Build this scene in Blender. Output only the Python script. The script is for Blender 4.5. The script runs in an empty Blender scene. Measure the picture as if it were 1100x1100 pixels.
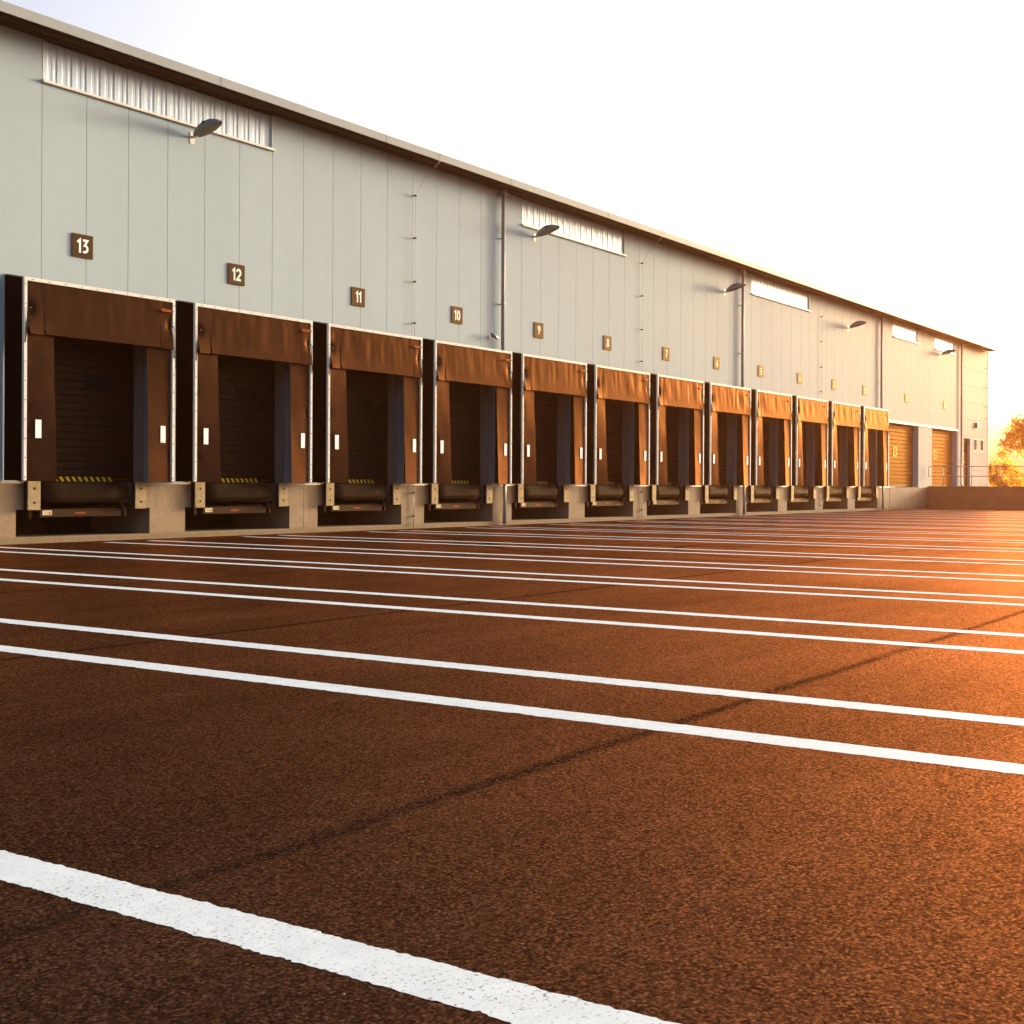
import bpy, bmesh, math, random
from mathutils import Vector, Matrix, noise
random.seed(7)
R = math.radians
scene = bpy.context.scene
COL = scene.collection

# ------------------------------------------------------------------ materials
def mat(name):
    m = bpy.data.materials.new(name); m.use_nodes = True
    nt = m.node_tree; nt.nodes.clear()
    return m, nt
def nd(nt, typ, **kw):
    n = nt.nodes.new(typ)
    for k, v in kw.items():
        if k in n.inputs.keys(): n.inputs[k].default_value = v
        else: setattr(n, k, v)
    return n
def finish(nt, bsdf):
    o = nt.nodes.new('ShaderNodeOutputMaterial'); nt.links.new(bsdf.outputs[0], o.inputs['Surface'])
def ramp(nt, fac, stops):
    r = nt.nodes.new('ShaderNodeValToRGB')
    e = r.color_ramp.elements
    while len(e) < len(stops): e.new(0.5)
    for el, (p, c) in zip(e, stops):
        el.position = p; el.color = (c[0], c[1], c[2], 1) if not isinstance(c, (int, float)) else (c, c, c, 1)
    nt.links.new(fac, r.inputs[0]); return r.outputs[0]
def coords(nt, scale=(1, 1, 1)):
    t = nt.nodes.new('ShaderNodeNewGeometry'); m = nt.nodes.new('ShaderNodeMapping')
    m.inputs['Scale'].default_value = scale
    nt.links.new(t.outputs['Position'], m.inputs['Vector']); return m.outputs[0]
def noisetex(nt, vec, scale, detail=4, rough=0.55, dist=0.0):
    n = nd(nt, 'ShaderNodeTexNoise', Scale=scale, Detail=detail, Roughness=rough, Distortion=dist)
    nt.links.new(vec, n.inputs['Vector']); return n.outputs['Fac']
def mix(nt, fac, a, b, blend='MIX'):
    m = nt.nodes.new('ShaderNodeMix'); m.data_type = 'RGBA'; m.blend_type = blend
    for s, v in ((m.inputs[0], fac), (m.inputs[6], a), (m.inputs[7], b)):
        if isinstance(v, (int, float)): s.default_value = v
        elif isinstance(v, tuple): s.default_value = (v[0], v[1], v[2], 1)
        else: nt.links.new(v, s)
    return m.outputs[2]
def mth(nt, op, a, b=None, c=None, clamp=False):
    m = nt.nodes.new('ShaderNodeMath'); m.operation = op; m.use_clamp = clamp
    for i, v in enumerate((a, b, c)):
        if v is None: continue
        if isinstance(v, (int, float)): m.inputs[i].default_value = v
        else: nt.links.new(v, m.inputs[i])
    return m.outputs[0]
def bump(nt, h, strength, dist, bsdf):
    b = nd(nt, 'ShaderNodeBump', Strength=strength, Distance=dist)
    nt.links.new(h, b.inputs['Height']); nt.links.new(b.outputs[0], bsdf.inputs['Normal'])

def sheen_shader(nt, col, rough, tint, ior=1.5, height=None, bs=.2, bd=.001):
    """matt body with a warm tinted surface gloss that grows towards grazing angles"""
    d = nt.nodes.new('ShaderNodeBsdfDiffuse'); g = nt.nodes.new('ShaderNodeBsdfGlossy')
    nt.links.new(col, d.inputs[0]); 
    if isinstance(tint, tuple): g.inputs[0].default_value = (tint[0], tint[1], tint[2], 1)
    else: nt.links.new(tint, g.inputs[0])
    if isinstance(rough, (int, float)): g.inputs['Roughness'].default_value = rough
    else: nt.links.new(rough, g.inputs['Roughness'])
    fr = nt.nodes.new('ShaderNodeFresnel'); fr.inputs[0].default_value = ior
    if height is not None:
        b = nd(nt, 'ShaderNodeBump', Strength=bs, Distance=bd); nt.links.new(height, b.inputs['Height'])
        for n in (d, g): nt.links.new(b.outputs[0], n.inputs['Normal'])
    mx = nt.nodes.new('ShaderNodeMixShader')
    nt.links.new(fr.outputs[0], mx.inputs[0]); nt.links.new(d.outputs[0], mx.inputs[1]); nt.links.new(g.outputs[0], mx.inputs[2])
    finish(nt, mx)
def surface(name, c1, c2, scale=3.0, rough=0.5, metal=0.0, spec=0.5, bstr=0.0, bscale=80.0, bdist=0.003, stretch=(1, 1, 1), rvar=0.1, tint=(.5, .41, .28), ior=1.3):
    """two-tone procedural surface: broad mottling, varied gloss, fine bump"""
    m, nt = mat(name)
    v = coords(nt, stretch)
    f = noisetex(nt, v, scale, 5, 0.6)
    f2 = noisetex(nt, v, scale * 9, 3, 0.6)
    ff = mth(nt, 'ADD', mth(nt, 'MULTIPLY', f, 0.7), mth(nt, 'MULTIPLY', f2, 0.3))
    if metal == 0:
        col = ramp(nt, ff, [(0.33, c1), (0.67, c2)])
        sheen_shader(nt, col, mth(nt, 'MULTIPLY_ADD', f2, rvar, rough - rvar / 2), tuple(t * spec * 2 for t in tint), ior,
                     noisetex(nt, v, bscale, 3, 0.6) if bstr else None, bstr, bdist)
        return m
    b = nd(nt, 'ShaderNodeBsdfPrincipled', Metallic=metal)
    b.inputs['Specular IOR Level'].default_value = spec
    nt.links.new(ramp(nt, ff, [(0.33, c1), (0.67, c2)]), b.inputs['Base Color'])
    nt.links.new(mth(nt, 'MULTIPLY_ADD', f2, rvar, rough - rvar / 2), b.inputs['Roughness'])
    if bstr: bump(nt, noisetex(nt, v, bscale, 3, 0.6), bstr, bdist, b)
    finish(nt, b); return m

M = {}
M['panel'] = surface('wall_panel_paint', (.36, .44, .48), (.395, .48, .52), .35, .52, 0, .5, .05, 260, .001, (1, 1, .35), .08, (.23, .165, .085), 1.25)
M['groove'] = surface('panel_joint', (.27, .29, .29), (.33, .35, .35), 3, .7)
M['trim'] = surface('white_trim', (.66, .65, .60), (.76, .75, .70), 2.5, .38, 0, .5)
M['fascia'] = surface('fascia_metal', (.30, .325, .335), (.35, .375, .385), .8, .45, 0, .4, tint=(.5, .44, .32))
M['soffit'] = surface('shaded_soffit_metal', (.050, .023, .013), (.075, .036, .021), 2, .5, 0, .15)  # shade and brown ground bounce under the eave put into the colour
M['fabric'] = surface('shelter_fabric', (.018, .0085, .005), (.025, .012, .007), 4, .40, 0, .30, .16, 420, .0008)
M['shadedfab'] = surface('shaded_side_fabric', (.003, .002, .0018), (.005, .0035, .003), 4, .8, 0, .05, .1, 300, .0008)  # shelter fabric darkened for the sides turned away from the sun
M['cord'] = surface('black_rubber', (.008, .007, .006), (.014, .012, .011), 20, .6, 0, .3)
M['reflect'] = surface('reflective_strip', (.80, .82, .84), (.90, .91, .92), 30, .35)
M['orange'] = surface('orange_label', (.42, .095, .022), (.50, .12, .03), 60, .5)
M['orangedark'] = surface('orange_label_lettering', (.15, .026, .010), (.20, .034, .013), 60, .5)
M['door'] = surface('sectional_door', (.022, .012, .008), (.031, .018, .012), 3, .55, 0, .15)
M['hazyellow'] = surface('hazard_yellow', (.62, .40, .02), (.72, .47, .03), 30, .5)
M['hazblack'] = surface('hazard_black', (.012, .010, .008), (.02, .016, .013), 30, .6, 0, .04)
M['steel'] = surface('leveller_steel', (.016, .009, .0055), (.030, .017, .010), 8, .5, 0, .3, .05, 60, .001)
M['beam'] = surface('leveller_beam', (.034, .018, .010), (.055, .029, .016), 7, .5, 0, .4)
M['bumperface'] = surface('bumper_plate', (.27, .195, .105), (.44, .345, .20), 9, .42, 0, .5, .2, 40, .002)
M['rubber'] = surface('bumper_rubber', (.018, .015, .013), (.03, .026, .022), 12, .7)
M['sticker'] = surface('pale_sticker', (.66, .56, .36), (.80, .70, .48), 40, .5)
M['ink'] = surface('sticker_ink', (.28, .22, .13), (.34, .27, .16), 40, .5)
M['edge'] = surface('dock_edge_steel', (.22, .17, .14), (.42, .33, .26), 6, .45, .6)
M['sign'] = surface('sign_brown', (.050, .031, .019), (.060, .037, .023), 6, .5, 0, .5, tint=(.5, .32, .12))
M['numeral'] = surface('sign_white', (.80, .81, .80), (.86, .87, .86), 6, .5)
M['pipe'] = surface('downpipe_metal', (.28, .27, .285), (.34, .33, .345), 3, .4, 0, .6)
M['lampgrey'] = surface('lamp_casting', (.16, .185, .20), (.21, .235, .25), 8, .42, 0, .5, tint=(.5, .5, .5))
M['lampunder'] = surface('lamp_underside', (.028, .018, .011), (.06, .04, .026), 14, .45, 0, .2)
M['galv'] = surface('galvanised_steel', (.34, .33, .31), (.48, .46, .43), 10, .4, .6)
M['darkglass'] = surface('dark_glazing', (.012, .009, .007), (.02, .016, .012), 2, .5, 0, .03)
M['dooropaque'] = surface('loading_door', (.24, .080, .017), (.30, .105, .024), 2, .5, 0, .25, tint=(.5, .3, .1))
M['brownDoor'] = surface('brown_personnel_door', (.22, .07, .02), (.28, .095, .03), 3, .5, 0, .3, tint=(.3, .14, .04))
M['added_jamb_liner'] = surface('shade_toned_jamb_liner', (.20, .175, .15), (.24, .21, .18), 2, .6, 0, .2)  # grey chosen to hold the reveal's shade and counter blue skylight
M['grit'] = surface('loose_stone', (.06, .045, .035), (.30, .25, .20), 60, .6, 0, .3)
M['bark'] = surface('bark', (.06, .04, .025), (.12, .08, .05), 8, .8, 0, .3, .6, 20, .02)

def fabric_material():
    m, nt = mat('shelter_fabric'); v = coords(nt)
    f = noisetex(nt, v, 4, 5, .6); f2 = noisetex(nt, v, 420, 2, .5)
    col = ramp(nt, f, [(.33, (.017, .0085, .0060)), (.67, (.024, .0120, .0085))])
    sheen_shader(nt, col, .46, (.46, .185, .060), 1.28, mth(nt, 'ADD', f2, mth(nt, 'MULTIPLY', f, .5)), .12, .0008); return m  # golden tint puts the warm sunlight's colour into the gloss
M['fabric'] = fabric_material()

def concrete_material():
    m, nt = mat('dock_concrete'); v = coords(nt)
    vs = coords(nt, (1, 1, .18))
    a = noisetex(nt, v, .9, 6, .62, .4); b_ = noisetex(nt, v, 14, 4, .6); st = noisetex(nt, vs, 5, 4, .6, .3)
    base = ramp(nt, a, [(.28, (.22, .155, .095)), (.52, (.29, .21, .13)), (.75, (.36, .265, .17))])
    col = mix(nt, .55, base, ramp(nt, b_, [(.3, (.25, .18, .11)), (.7, (.36, .27, .175))]))
    col = mix(nt, mth(nt, 'MULTIPLY', ramp(nt, st, [(.5, 0.), (.72, 1.)]), .45), col, (.20, .135, .085))
    # splash-back dirt on the lowest centimetres (a real dirt band with a ragged edge)
    sep = nt.nodes.new('ShaderNodeSeparateXYZ'); nt.links.new(v, sep.inputs[0])
    z = mth(nt, 'SUBTRACT', sep.outputs[2], mth(nt, 'MULTIPLY', a, .16))
    dirt = ramp(nt, z, [(.0, .55), (.10, 0.)])
    col = mix(nt, dirt, col, (.17, .125, .07))
    p = nd(nt, 'ShaderNodeBsdfPrincipled'); nt.links.new(col, p.inputs['Base Color'])
    p.inputs['Roughness'].default_value = .85; p.inputs['Specular IOR Level'].default_value = .1
    vo = nd(nt, 'ShaderNodeTexVoronoi', Scale=9.0); nt.links.new(v, vo.inputs['Vector'])
    pore = ramp(nt, vo.outputs['Distance'], [(.03, 0.), (.08, 1.)])
    h = mth(nt, 'ADD', mth(nt, 'MULTIPLY', b_, .6), mth(nt, 'MULTIPLY', pore, .3))
    bump(nt, h, .35, .006, p); finish(nt, p); return m
M['concrete'] = concrete_material()
M['pit'] = surface('shaded_pit_concrete', (.040, .028, .019), (.085, .060, .040), 2.2, .85, 0, .1, .3, 30, .004)  # darkness of the recess put into the concrete's colour
M['flareconcrete'] = surface('flare_tinted_concrete', (.30, .135, .065), (.40, .185, .095), 1.6, .8, 0, .2, .3, 25, .004)  # dock concrete with orange flare put into its colour

def asphalt_nodes(nt):
    """returns colour, roughness, height sockets of the worn brown asphalt"""
    v = coords(nt); vs = coords(nt, (.16, 1, 1))
    sep = nt.nodes.new('ShaderNodeSeparateXYZ'); nt.links.new(v, sep.inputs[0])
    X, Y = sep.outputs[0], sep.outputs[1]
    big = noisetex(nt, v, .35, 6, .6, .3); lane = noisetex(nt, vs, 1.3, 5, .6); med = noisetex(nt, v, 5, 5, .65); grit = noisetex(nt, v, 70, 4, .75)
    vo = nd(nt, 'ShaderNodeTexVoronoi', Scale=88.0); nt.links.new(v, vo.inputs['Vector'])
    vo2 = nd(nt, 'ShaderNodeTexVoronoi', Scale=185.0); nt.links.new(v, vo2.inputs['Vector'])
    sc1 = nt.nodes.new('ShaderNodeSeparateColor'); nt.links.new(vo.outputs['Color'], sc1.inputs[0])
    sc2 = nt.nodes.new('ShaderNodeSeparateColor'); nt.links.new(vo2.outputs['Color'], sc2.inputs[0])
    rnd = mth(nt, 'ADD', mth(nt, 'MULTIPLY', sc1.outputs[0], .55), mth(nt, 'MULTIPLY', sc2.outputs[0], .45))
    gap = mth(nt, 'MULTIPLY', ramp(nt, vo.outputs['Distance'], [(.40, 0.), (.72, 1.)]), ramp(nt, med, [(.35, .45), (.6, 1.)]))
    cloud = mth(nt, 'ADD', mth(nt, 'MULTIPLY', big, .40), mth(nt, 'ADD', mth(nt, 'MULTIPLY', lane, .35), mth(nt, 'MULTIPLY', med, .25)))
    tone = mth(nt, 'ADD', mth(nt, 'MULTIPLY', cloud, .60), mth(nt, 'ADD', mth(nt, 'MULTIPLY', rnd, .20), mth(nt, 'MULTIPLY', grit, .20)))
    col = ramp(nt, tone, [(.36, (.0055, .0037, .0032)), (.5, (.0145, .0096, .0080)), (.64, (.033, .0215, .0170))])
    sm = ramp(nt, sc1.outputs[1], [(.90, 0.), (.97, .75)])
    col = mix(nt, sm, col, (.085, .058, .042))
    dk = mth(nt, 'MAXIMUM', mth(nt, 'MULTIPLY', gap, .75), ramp(nt, sc1.outputs[2], [(.86, 0.), (.93, .6)]))
    col = mix(nt, dk, col, (.0035, .0024, .0020))
    # laying seams, every five metres, parallel to the building
    wob = mth(nt, 'MULTIPLY', mth(nt, 'SUBTRACT', noisetex(nt, v, 1.1, 5, .75), .5), .12)
    yy = mth(nt, 'ADD', Y, wob)
    ph = mth(nt, 'ABSOLUTE', mth(nt, 'SUBTRACT', mth(nt, 'MODULO', mth(nt, 'ADD', yy, 1000.3 + 2.5), 5.0), 2.5))
    gaps = noisetex(nt, v, 2.2, 3, .6)
    seam = mth(nt, 'MULTIPLY', ramp(nt, ph, [(.016, 1.), (.06, 0.)]), ramp(nt, gaps, [(.30, .5), (.5, 1.)]))
    seam = mth(nt, 'MULTIPLY', seam, ramp(nt, rnd, [(.35, 1.), (.75, .25)]))
    col = mix(nt, mth(nt, 'MULTIPLY', seam, .85), col, (.013, .008, .006))
    wide = ramp(nt, ph, [(.0, .22), (.10, 0.)])
    col = mix(nt, wide, col, (.026, .0145, .0095))
    # curved rubber marks of turning trucks
    marks = None
    for (cx, cy, rad, w) in ((26.5, -12.6, 6.3, .16), (25.3, -15.2, 4.1, .15), (34, -8.5, 9.5, .18), (44, -10, 8.0, .2)):
        d = mth(nt, 'SQRT', mth(nt, 'ADD', mth(nt, 'POWER', mth(nt, 'SUBTRACT', X, cx), 2), mth(nt, 'POWER', mth(nt, 'SUBTRACT', Y, cy), 2)))
        t = ramp(nt, mth(nt, 'ABSOLUTE', mth(nt, 'SUBTRACT', d, rad)), [(w * .6, 1.), (w, 0.)])
        t = mth(nt, 'MULTIPLY', t, ramp(nt, noisetex(nt, v, .35, 2, .5), [(.36, 0.), (.56, .85)]))
        col = mix(nt, t, col, (.006, .004, .0035)); marks = t if marks is None else mth(nt, 'MAXIMUM', marks, t)
    h = mth(nt, 'ADD', mth(nt, 'MULTIPLY', mth(nt, 'SUBTRACT', 1.0, vo.outputs['Distance']), .55),
            mth(nt, 'ADD', mth(nt, 'MULTIPLY', mth(nt, 'SUBTRACT', 1.0, vo2.outputs['Distance']), .25), mth(nt, 'MULTIPLY', grit, .5)))
    h = mth(nt, 'SUBTRACT', h, mth(nt, 'MULTIPLY', seam, .8))
    rgh = mth(nt, 'MULTIPLY_ADD', grit, .16, .22)
    glint = ramp(nt, mth(nt, 'ADD', mth(nt, 'MULTIPLY', rnd, .6), mth(nt, 'MULTIPLY', grit, .4)), [(.25, .32), (.5, .62), (.75, 1.4)])
    gl = mth(nt, 'MULTIPLY', mth(nt, 'MULTIPLY', glint, mth(nt, 'SUBTRACT', 1.0, mth(nt, 'MULTIPLY', seam, .85))), mth(nt, 'SUBTRACT', 1.0, mth(nt, 'MULTIPLY', wide, .9)))
    gl = mth(nt, 'MULTIPLY', gl, mth(nt, 'SUBTRACT', 1.0, mth(nt, 'MULTIPLY', dk, .9)))
    gl = mth(nt, 'MULTIPLY', gl, ramp(nt, cloud, [(.36, .70), (.64, 1.30)]))
    gl = mth(nt, 'MULTIPLY', gl, mth(nt, 'SUBTRACT', 1.0, mth(nt, 'MULTIPLY', marks, .6)))
    return v, col, rgh, h, gl
def asphalt_material():
    m, nt = mat('asphalt'); v, col, rgh, h, gl = asphalt_nodes(nt)
    sheen_shader(nt, col, rgh, mix(nt, 1.0, (.64, .222, .072), gl, 'MULTIPLY'), 1.42, h, .28, .004); return m  # orange flare glow put into the gloss tint
M['asphalt'] = asphalt_material()
def paint_material():
    m, nt = mat('line_paint'); v = coords(nt)
    vo = nd(nt, 'ShaderNodeTexVoronoi', Scale=75.0); nt.links.new(v, vo.inputs['Vector'])
    n = noisetex(nt, v, 70, 3, .7); n2 = noisetex(nt, v, 2.4, 4, .6)
    wear = mth(nt, 'MULTIPLY', ramp(nt, n, [(.58, 0.), (.63, 1.)]), ramp(nt, n2, [(.36, .25), (.58, 1.)]))
    white = ramp(nt, noisetex(nt, v, 9, 4, .6), [(.3, (.51, .59, .65)), (.7, (.60, .68, .74))])
    col = mix(nt, mth(nt, 'MULTIPLY', wear, .8), white, (.10, .085, .075))
    p = nd(nt, 'ShaderNodeBsdfPrincipled'); nt.links.new(col, p.inputs['Base Color']); p.inputs['Roughness'].default_value = .6
    bump(nt, mth(nt, 'ADD', mth(nt, 'SUBTRACT', 1.0, vo.outputs['Distance']), mth(nt, 'MULTIPLY', n, .4)), .10, .002, p); p.inputs['Specular IOR Level'].default_value = .2; finish(nt, p); return m
M['paint'] = paint_material()
def glazing_material():
    m, nt = mat('translucent_corrugated_glazing'); v = coords(nt, (1, 1, .02))
    f = noisetex(nt, v, 11, 4, .7)
    d = nd(nt, 'ShaderNodeBsdfPrincipled'); d.inputs['Roughness'].default_value = .25
    nt.links.new(ramp(nt, f, [(.34, (.52, .62, .72)), (.5, (.58, .71, .83)), (.66, (.66, .80, .93))]), d.inputs['Base Color'])
    t = nd(nt, 'ShaderNodeBsdfTransparent'); t.inputs[0].default_value = (.92, .95, .97, 1)
    mx = nt.nodes.new('ShaderNodeMixShader'); mx.inputs[0].default_value = .07
    nt.links.new(d.outputs[0], mx.inputs[1]); nt.links.new(t.outputs[0], mx.inputs[2]); finish(nt, mx); return m
M['glazing'] = glazing_material()
M['inside'] = surface('interior_lining', (.34, .33, .32), (.40, .39, .38), 2, .7)
M['brace'] = surface('interior_brace', (.80, .80, .78), (.86, .86, .84), 2, .5)
def leaf_material(name, c1, c2, tr):
    m, nt = mat(name); v = coords(nt)
    f = noisetex(nt, v, 1.2, 3, .6); f2 = noisetex(nt, v, 16, 2, .5)
    c = ramp(nt, mth(nt, 'ADD', mth(nt, 'MULTIPLY', f, .6), mth(nt, 'MULTIPLY', f2, .4)), [(.35, c1), (.65, c2)])
    d = nd(nt, 'ShaderNodeBsdfPrincipled'); d.inputs['Roughness'].default_value = .5; nt.links.new(c, d.inputs['Base Color'])
    t = nt.nodes.new('ShaderNodeBsdfTranslucent'); t.inputs[0].default_value = (tr[0], tr[1], tr[2], 1)
    mx = nt.nodes.new('ShaderNodeMixShader'); mx.inputs[0].default_value = .68
    nt.links.new(d.outputs[0], mx.inputs[1]); nt.links.new(t.outputs[0], mx.inputs[2]); finish(nt, mx); return m
M['leaf'] = leaf_material('backlit_glow_leaves', (.16, .08, .012), (.30, .17, .025), (.95, .50, .05))  # golden glow of backlit foliage put into the leaf colours

# ------------------------------------------------------------------ mesh helpers
class MB:
    def __init__(s): s.bm = bmesh.new(); s.mats = []
    def mi(s, m):
        if m not in s.mats: s.mats.append(m)
        return s.mats.index(m)
    def box(s, x0, x1, y0, y1, z0, z1, m='panel', bev=0.0, segs=1):
        k = s.mi(m)
        vs = [s.bm.verts.new((x, y, z)) for x in (x0, x1) for y in (y0, y1) for z in (z0, z1)]
        F = [(0, 1, 3, 2), (4, 6, 7, 5), (0, 4, 5, 1), (2, 3, 7, 6), (0, 2, 6, 4), (1, 5, 7, 3)]
        fs = [s.bm.faces.new([vs[i] for i in f]) for f in F]
        for f in fs: f.material_index = k
        if bev:
            es = {e for f in fs for e in f.edges}
            r = bmesh.ops.bevel(s.bm, geom=list(es), offset=bev, segments=segs, affect='EDGES', profile=.6)
            for f in r['faces']: f.material_index = k
        return s
    def tube(s, pts, r, m='pipe', n=10, caps=True):
        k = s.mi(m); rings = []
        P = [Vector(p) for p in pts]
        for i, p in enumerate(P):
            d = (P[min(i + 1, len(P) - 1)] - P[max(i - 1, 0)]).normalized()
            u = d.cross(Vector((0, 0, 1)))
            if u.length < 1e-3: u = d.cross(Vector((1, 0, 0)))
            u.normalize(); w = d.cross(u)
            rr = r[i] if isinstance(r, (list, tuple)) else r
            rings.append([s.bm.verts.new(p + (u * math.cos(a) + w * math.sin(a)) * rr) for a in (2 * math.pi * j / n for j in range(n))])
        for a, b in zip(rings, rings[1:]):
            for j in range(n):
                f = s.bm.faces.new([a[j], a[(j + 1) % n], b[(j + 1) % n], b[j]]); f.material_index = k; f.smooth = True
        if caps:
            for rg in (rings[0], rings[-1]):
                f = s.bm.faces.new(rg); f.material_index = k
        return s
    def sheet(s, fn, nu, nv, m, smooth=True):
        k = s.mi(m)
        g = [[s.bm.verts.new(fn(i / nu, j / nv)) for j in range(nv + 1)] for i in range(nu + 1)]
        for i in range(nu):
            for j in range(nv):
                f = s.bm.faces.new([g[i][j], g[i + 1][j], g[i + 1][j + 1], g[i][j + 1]]); f.material_index = k; f.smooth = smooth
        return s
    def poly(s, pts, m):
        f = s.bm.faces.new([s.bm.verts.new(p) for p in pts]); f.material_index = s.mi(m); return s
    def prism(s, prof, x0, x1, m, axis='X'):
        """closed YZ profile extruded along X"""
        k = s.mi(m)
        a = [s.bm.verts.new((x0, y, z)) for y, z in prof]; b = [s.bm.verts.new((x1, y, z)) for y, z in prof]
        n = len(prof)
        for i in range(n):
            s.bm.faces.new([a[i], a[(i + 1) % n], b[(i + 1) % n], b[i]]).material_index = k
        s.bm.faces.new(a).material_index = k; s.bm.faces.new(b[::-1]).material_index = k
        return s
    def build(s, name, parent=None, loc=None, solid=0.0, recalc=True):
        if solid:
            for e in s.bm.edges:
                if e.is_boundary: e.smooth = False
        if recalc: bmesh.ops.recalc_face_normals(s.bm, faces=s.bm.faces)
        me = bpy.data.meshes.new(name); s.bm.to_mesh(me); s.bm.free()
        for m in s.mats: me.materials.append(M[m])
        o = bpy.data.objects.new(name, me); COL.objects.link(o)
        if parent is not None: o.parent = parent
        if loc: o.location = loc
        if solid:
            md = o.modifiers.new('thickness', 'SOLIDIFY'); md.thickness = solid; md.offset = 0
        return o
def thing(name, label, cat, loc=(0, 0, 0), group=None):
    o = bpy.data.objects.new(name, None); COL.objects.link(o); o.location = loc; o.empty_display_size = .3
    return tag(o, label, cat, group)
def tag(o, label, cat, group=None):
    o['label'] = label; o['category'] = cat
    if group: o['group'] = group
    return o
def structure(o): o['kind'] = 'structure'; return o
def copy_tree(o, parent=None):
    c = o.copy(); COL.objects.link(c)
    if parent is not None: c.parent = parent
    for ch in list(o.children): copy_tree(ch, c)
    return c

# ------------------------------------------------------------------ layout numbers (metres; X along the facade, building at Y > 0)
PITCH = 4.5; C0 = 18.40; NB = 12
BAYS = [C0 + PITCH * k for k in range(NB)]             # dock 13 ... dock 2
NUM = [13 - k for k in range(NB)]
DOCK = 1.27; XL, XR, DEPTH = -8.0, 92.75, 42.0
PW = 1.125; PX0 = 17.32
CF = -0.10                                            # face of the concrete plinth
WTOP = 10.46

# ------------------------------------------------------------------ ground
g = MB()
g.poly([(-250, -260, 0), (620, -260, 0), (620, 260, 0), (-250, 260, 0)], 'asphalt')
yard = structure(g.build('asphalt_yard'))
LINES_A = [2.648, 7.34, 11.66, 15.66, 19.58, 23.6, 28.2, 32.6, 37.1, 41.6, 46.1, 50.6, 55.1, 59.6, 64.1, 68.6, 73.1]
LINES_B = [6.11, 10.46, 14.70, 18.42, 22.42, 26.95, 31.35, 35.85, 40.35, 44.85, 49.35, 53.85, 58.35, 62.85, 67.35, 71.85]
def parking_line(x, w, y0, y1):
    near = x < 12
    step = .012 if x < 3 else (.03 if near else .25)
    lo, hi = (-26.5, y1) if near else (y0, y1)
    ys = [y0] if near else []
    n = int((hi - lo) / step)
    ys += [lo + (hi - lo) * i / n for i in range(n + 1)]
    if x < 3:                                          # jagged only where the edge can be seen
        ys = [y for y in ys if y < -19 or abs(y * 4 - round(y * 4)) < .03]
    b = MB(); k = b.mi('paint'); prev = None
    amp = .009 if near else .008
    for y in ys:
        jl = amp * (noise.noise(Vector((x * 7, y * 21, 1.3))) + 1.0 * noise.noise(Vector((x * 3, y * 90, 4.1))))
        jr = amp * (noise.noise(Vector((x * 5, y * 23, 7.7))) + .8 * noise.noise(Vector((x * 9, y * 66, 9.2))))
        if noise.noise(Vector((x, y * 3.1, 20))) > .12: jl *= 1.6
        a = b.bm.verts.new((x - w / 2 + jl, y, .0013)); c = b.bm.verts.new((x + w / 2 + jr, y, .0013))
        if prev: b.bm.faces.new([prev[0], prev[1], c, a]).material_index = k
        prev = (a, c)
    return b.build('parking_line', yard)
for x in LINES_A: parking_line(x, .21 if x < 3 else .225, -46, -.75)
for x in LINES_B: parking_line(x, .225, -46, -.75)

b = MB(); rg = random.Random(5)
spots = [(rg.uniform(2.2, 30), rg.uniform(-22.3, -1.5)) for _ in range(50)] + [(rg.uniform(2.2, 7), rg.uniform(-22.3, -17)) for _ in range(9)]
for x, y in spots:
    k = b.mi('grit'); h = rg.uniform(.004, .011) * (1 + max(0, x - 8) * .03); n = 6; a0 = rg.random() * 6
    ring = [b.bm.verts.new((x + h * rg.uniform(.8, 1.5) * math.cos(a0 + i * 6.283 / n), y + h * rg.uniform(.8, 1.5) * math.sin(a0 + i * 6.283 / n), -.001)) for i in range(n)]
    top = b.bm.verts.new((x + h * .2, y, h * .6))
    for i in range(n): b.bm.faces.new([ring[i], ring[(i + 1) % n], top]).material_index = k
    b.bm.faces.new(ring[::-1]).material_index = k
gr = b.build('loose_grit'); gr['kind'] = 'stuff'
# ------------------------------------------------------------------ warehouse
wh = thing('warehouse_building', 'long low warehouse clad in pale grey vertical metal panels with loading docks', 'warehouse', (PX0, 0, 0))
def wpart(b, name, parent=None, **kw):
    """parts are modelled in world coordinates; the Empty sits at the building's corner"""
    o = b.build(name, wh if parent is None else parent, **kw)
    if parent is None: o.location = (-PX0, 0, 0)
    return o
WIN = [(17.34, 24.07), (35.34, 42.09), (53.33, 60.08), (72.47, 76.97), (80.33, 84.55)]
WZ0, WZ1 = 9.63, 10.47
DOORS = [(c - 1.62, c + 1.62, 0, 4.45) for c in BAYS] + [(71.9, 77.2, 0, 4.80), (79.87, 85.2, 0, 4.80)]
HOLES = [(a, b, z0, z1) for a, b, z0, z1 in DOORS] + [(a, b, WZ0, 20) for a, b in WIN]
FAR = [(86.75, 88.25, 0, 4.42), (89.15, 89.85, 3.72, 4.42), (90.78, 91.48, 3.72, 4.42)]
def wall_cells(b, x0, x1, z0, z1, holes):
    """boxes that fill x0..x1, z0..z1 except the holes"""
    xs = sorted({x0, x1, *[h[i] for h in holes for i in (0, 1) if x0 < h[i] < x1]})
    for a, c in zip(xs, xs[1:]):
        mid = (a + c) / 2; segs = [(z0, z1)]
        for h in holes:
            if h[0] <= mid <= h[1]:
                ns = []
                for s in segs:
                    if h[3] <= s[0] or h[2] >= s[1]: ns.append(s); continue
                    if h[2] > s[0]: ns.append((s[0], h[2]))
                    if h[3] < s[1]: ns.append((h[3], s[1]))
                segs = ns
        for s in segs:
            if s[1] - s[0] > .01: b.box(a, c, 0, .38, s[0], s[1], 'panel')
b = MB(); gb = b; G = .0065
k0 = -22
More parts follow.
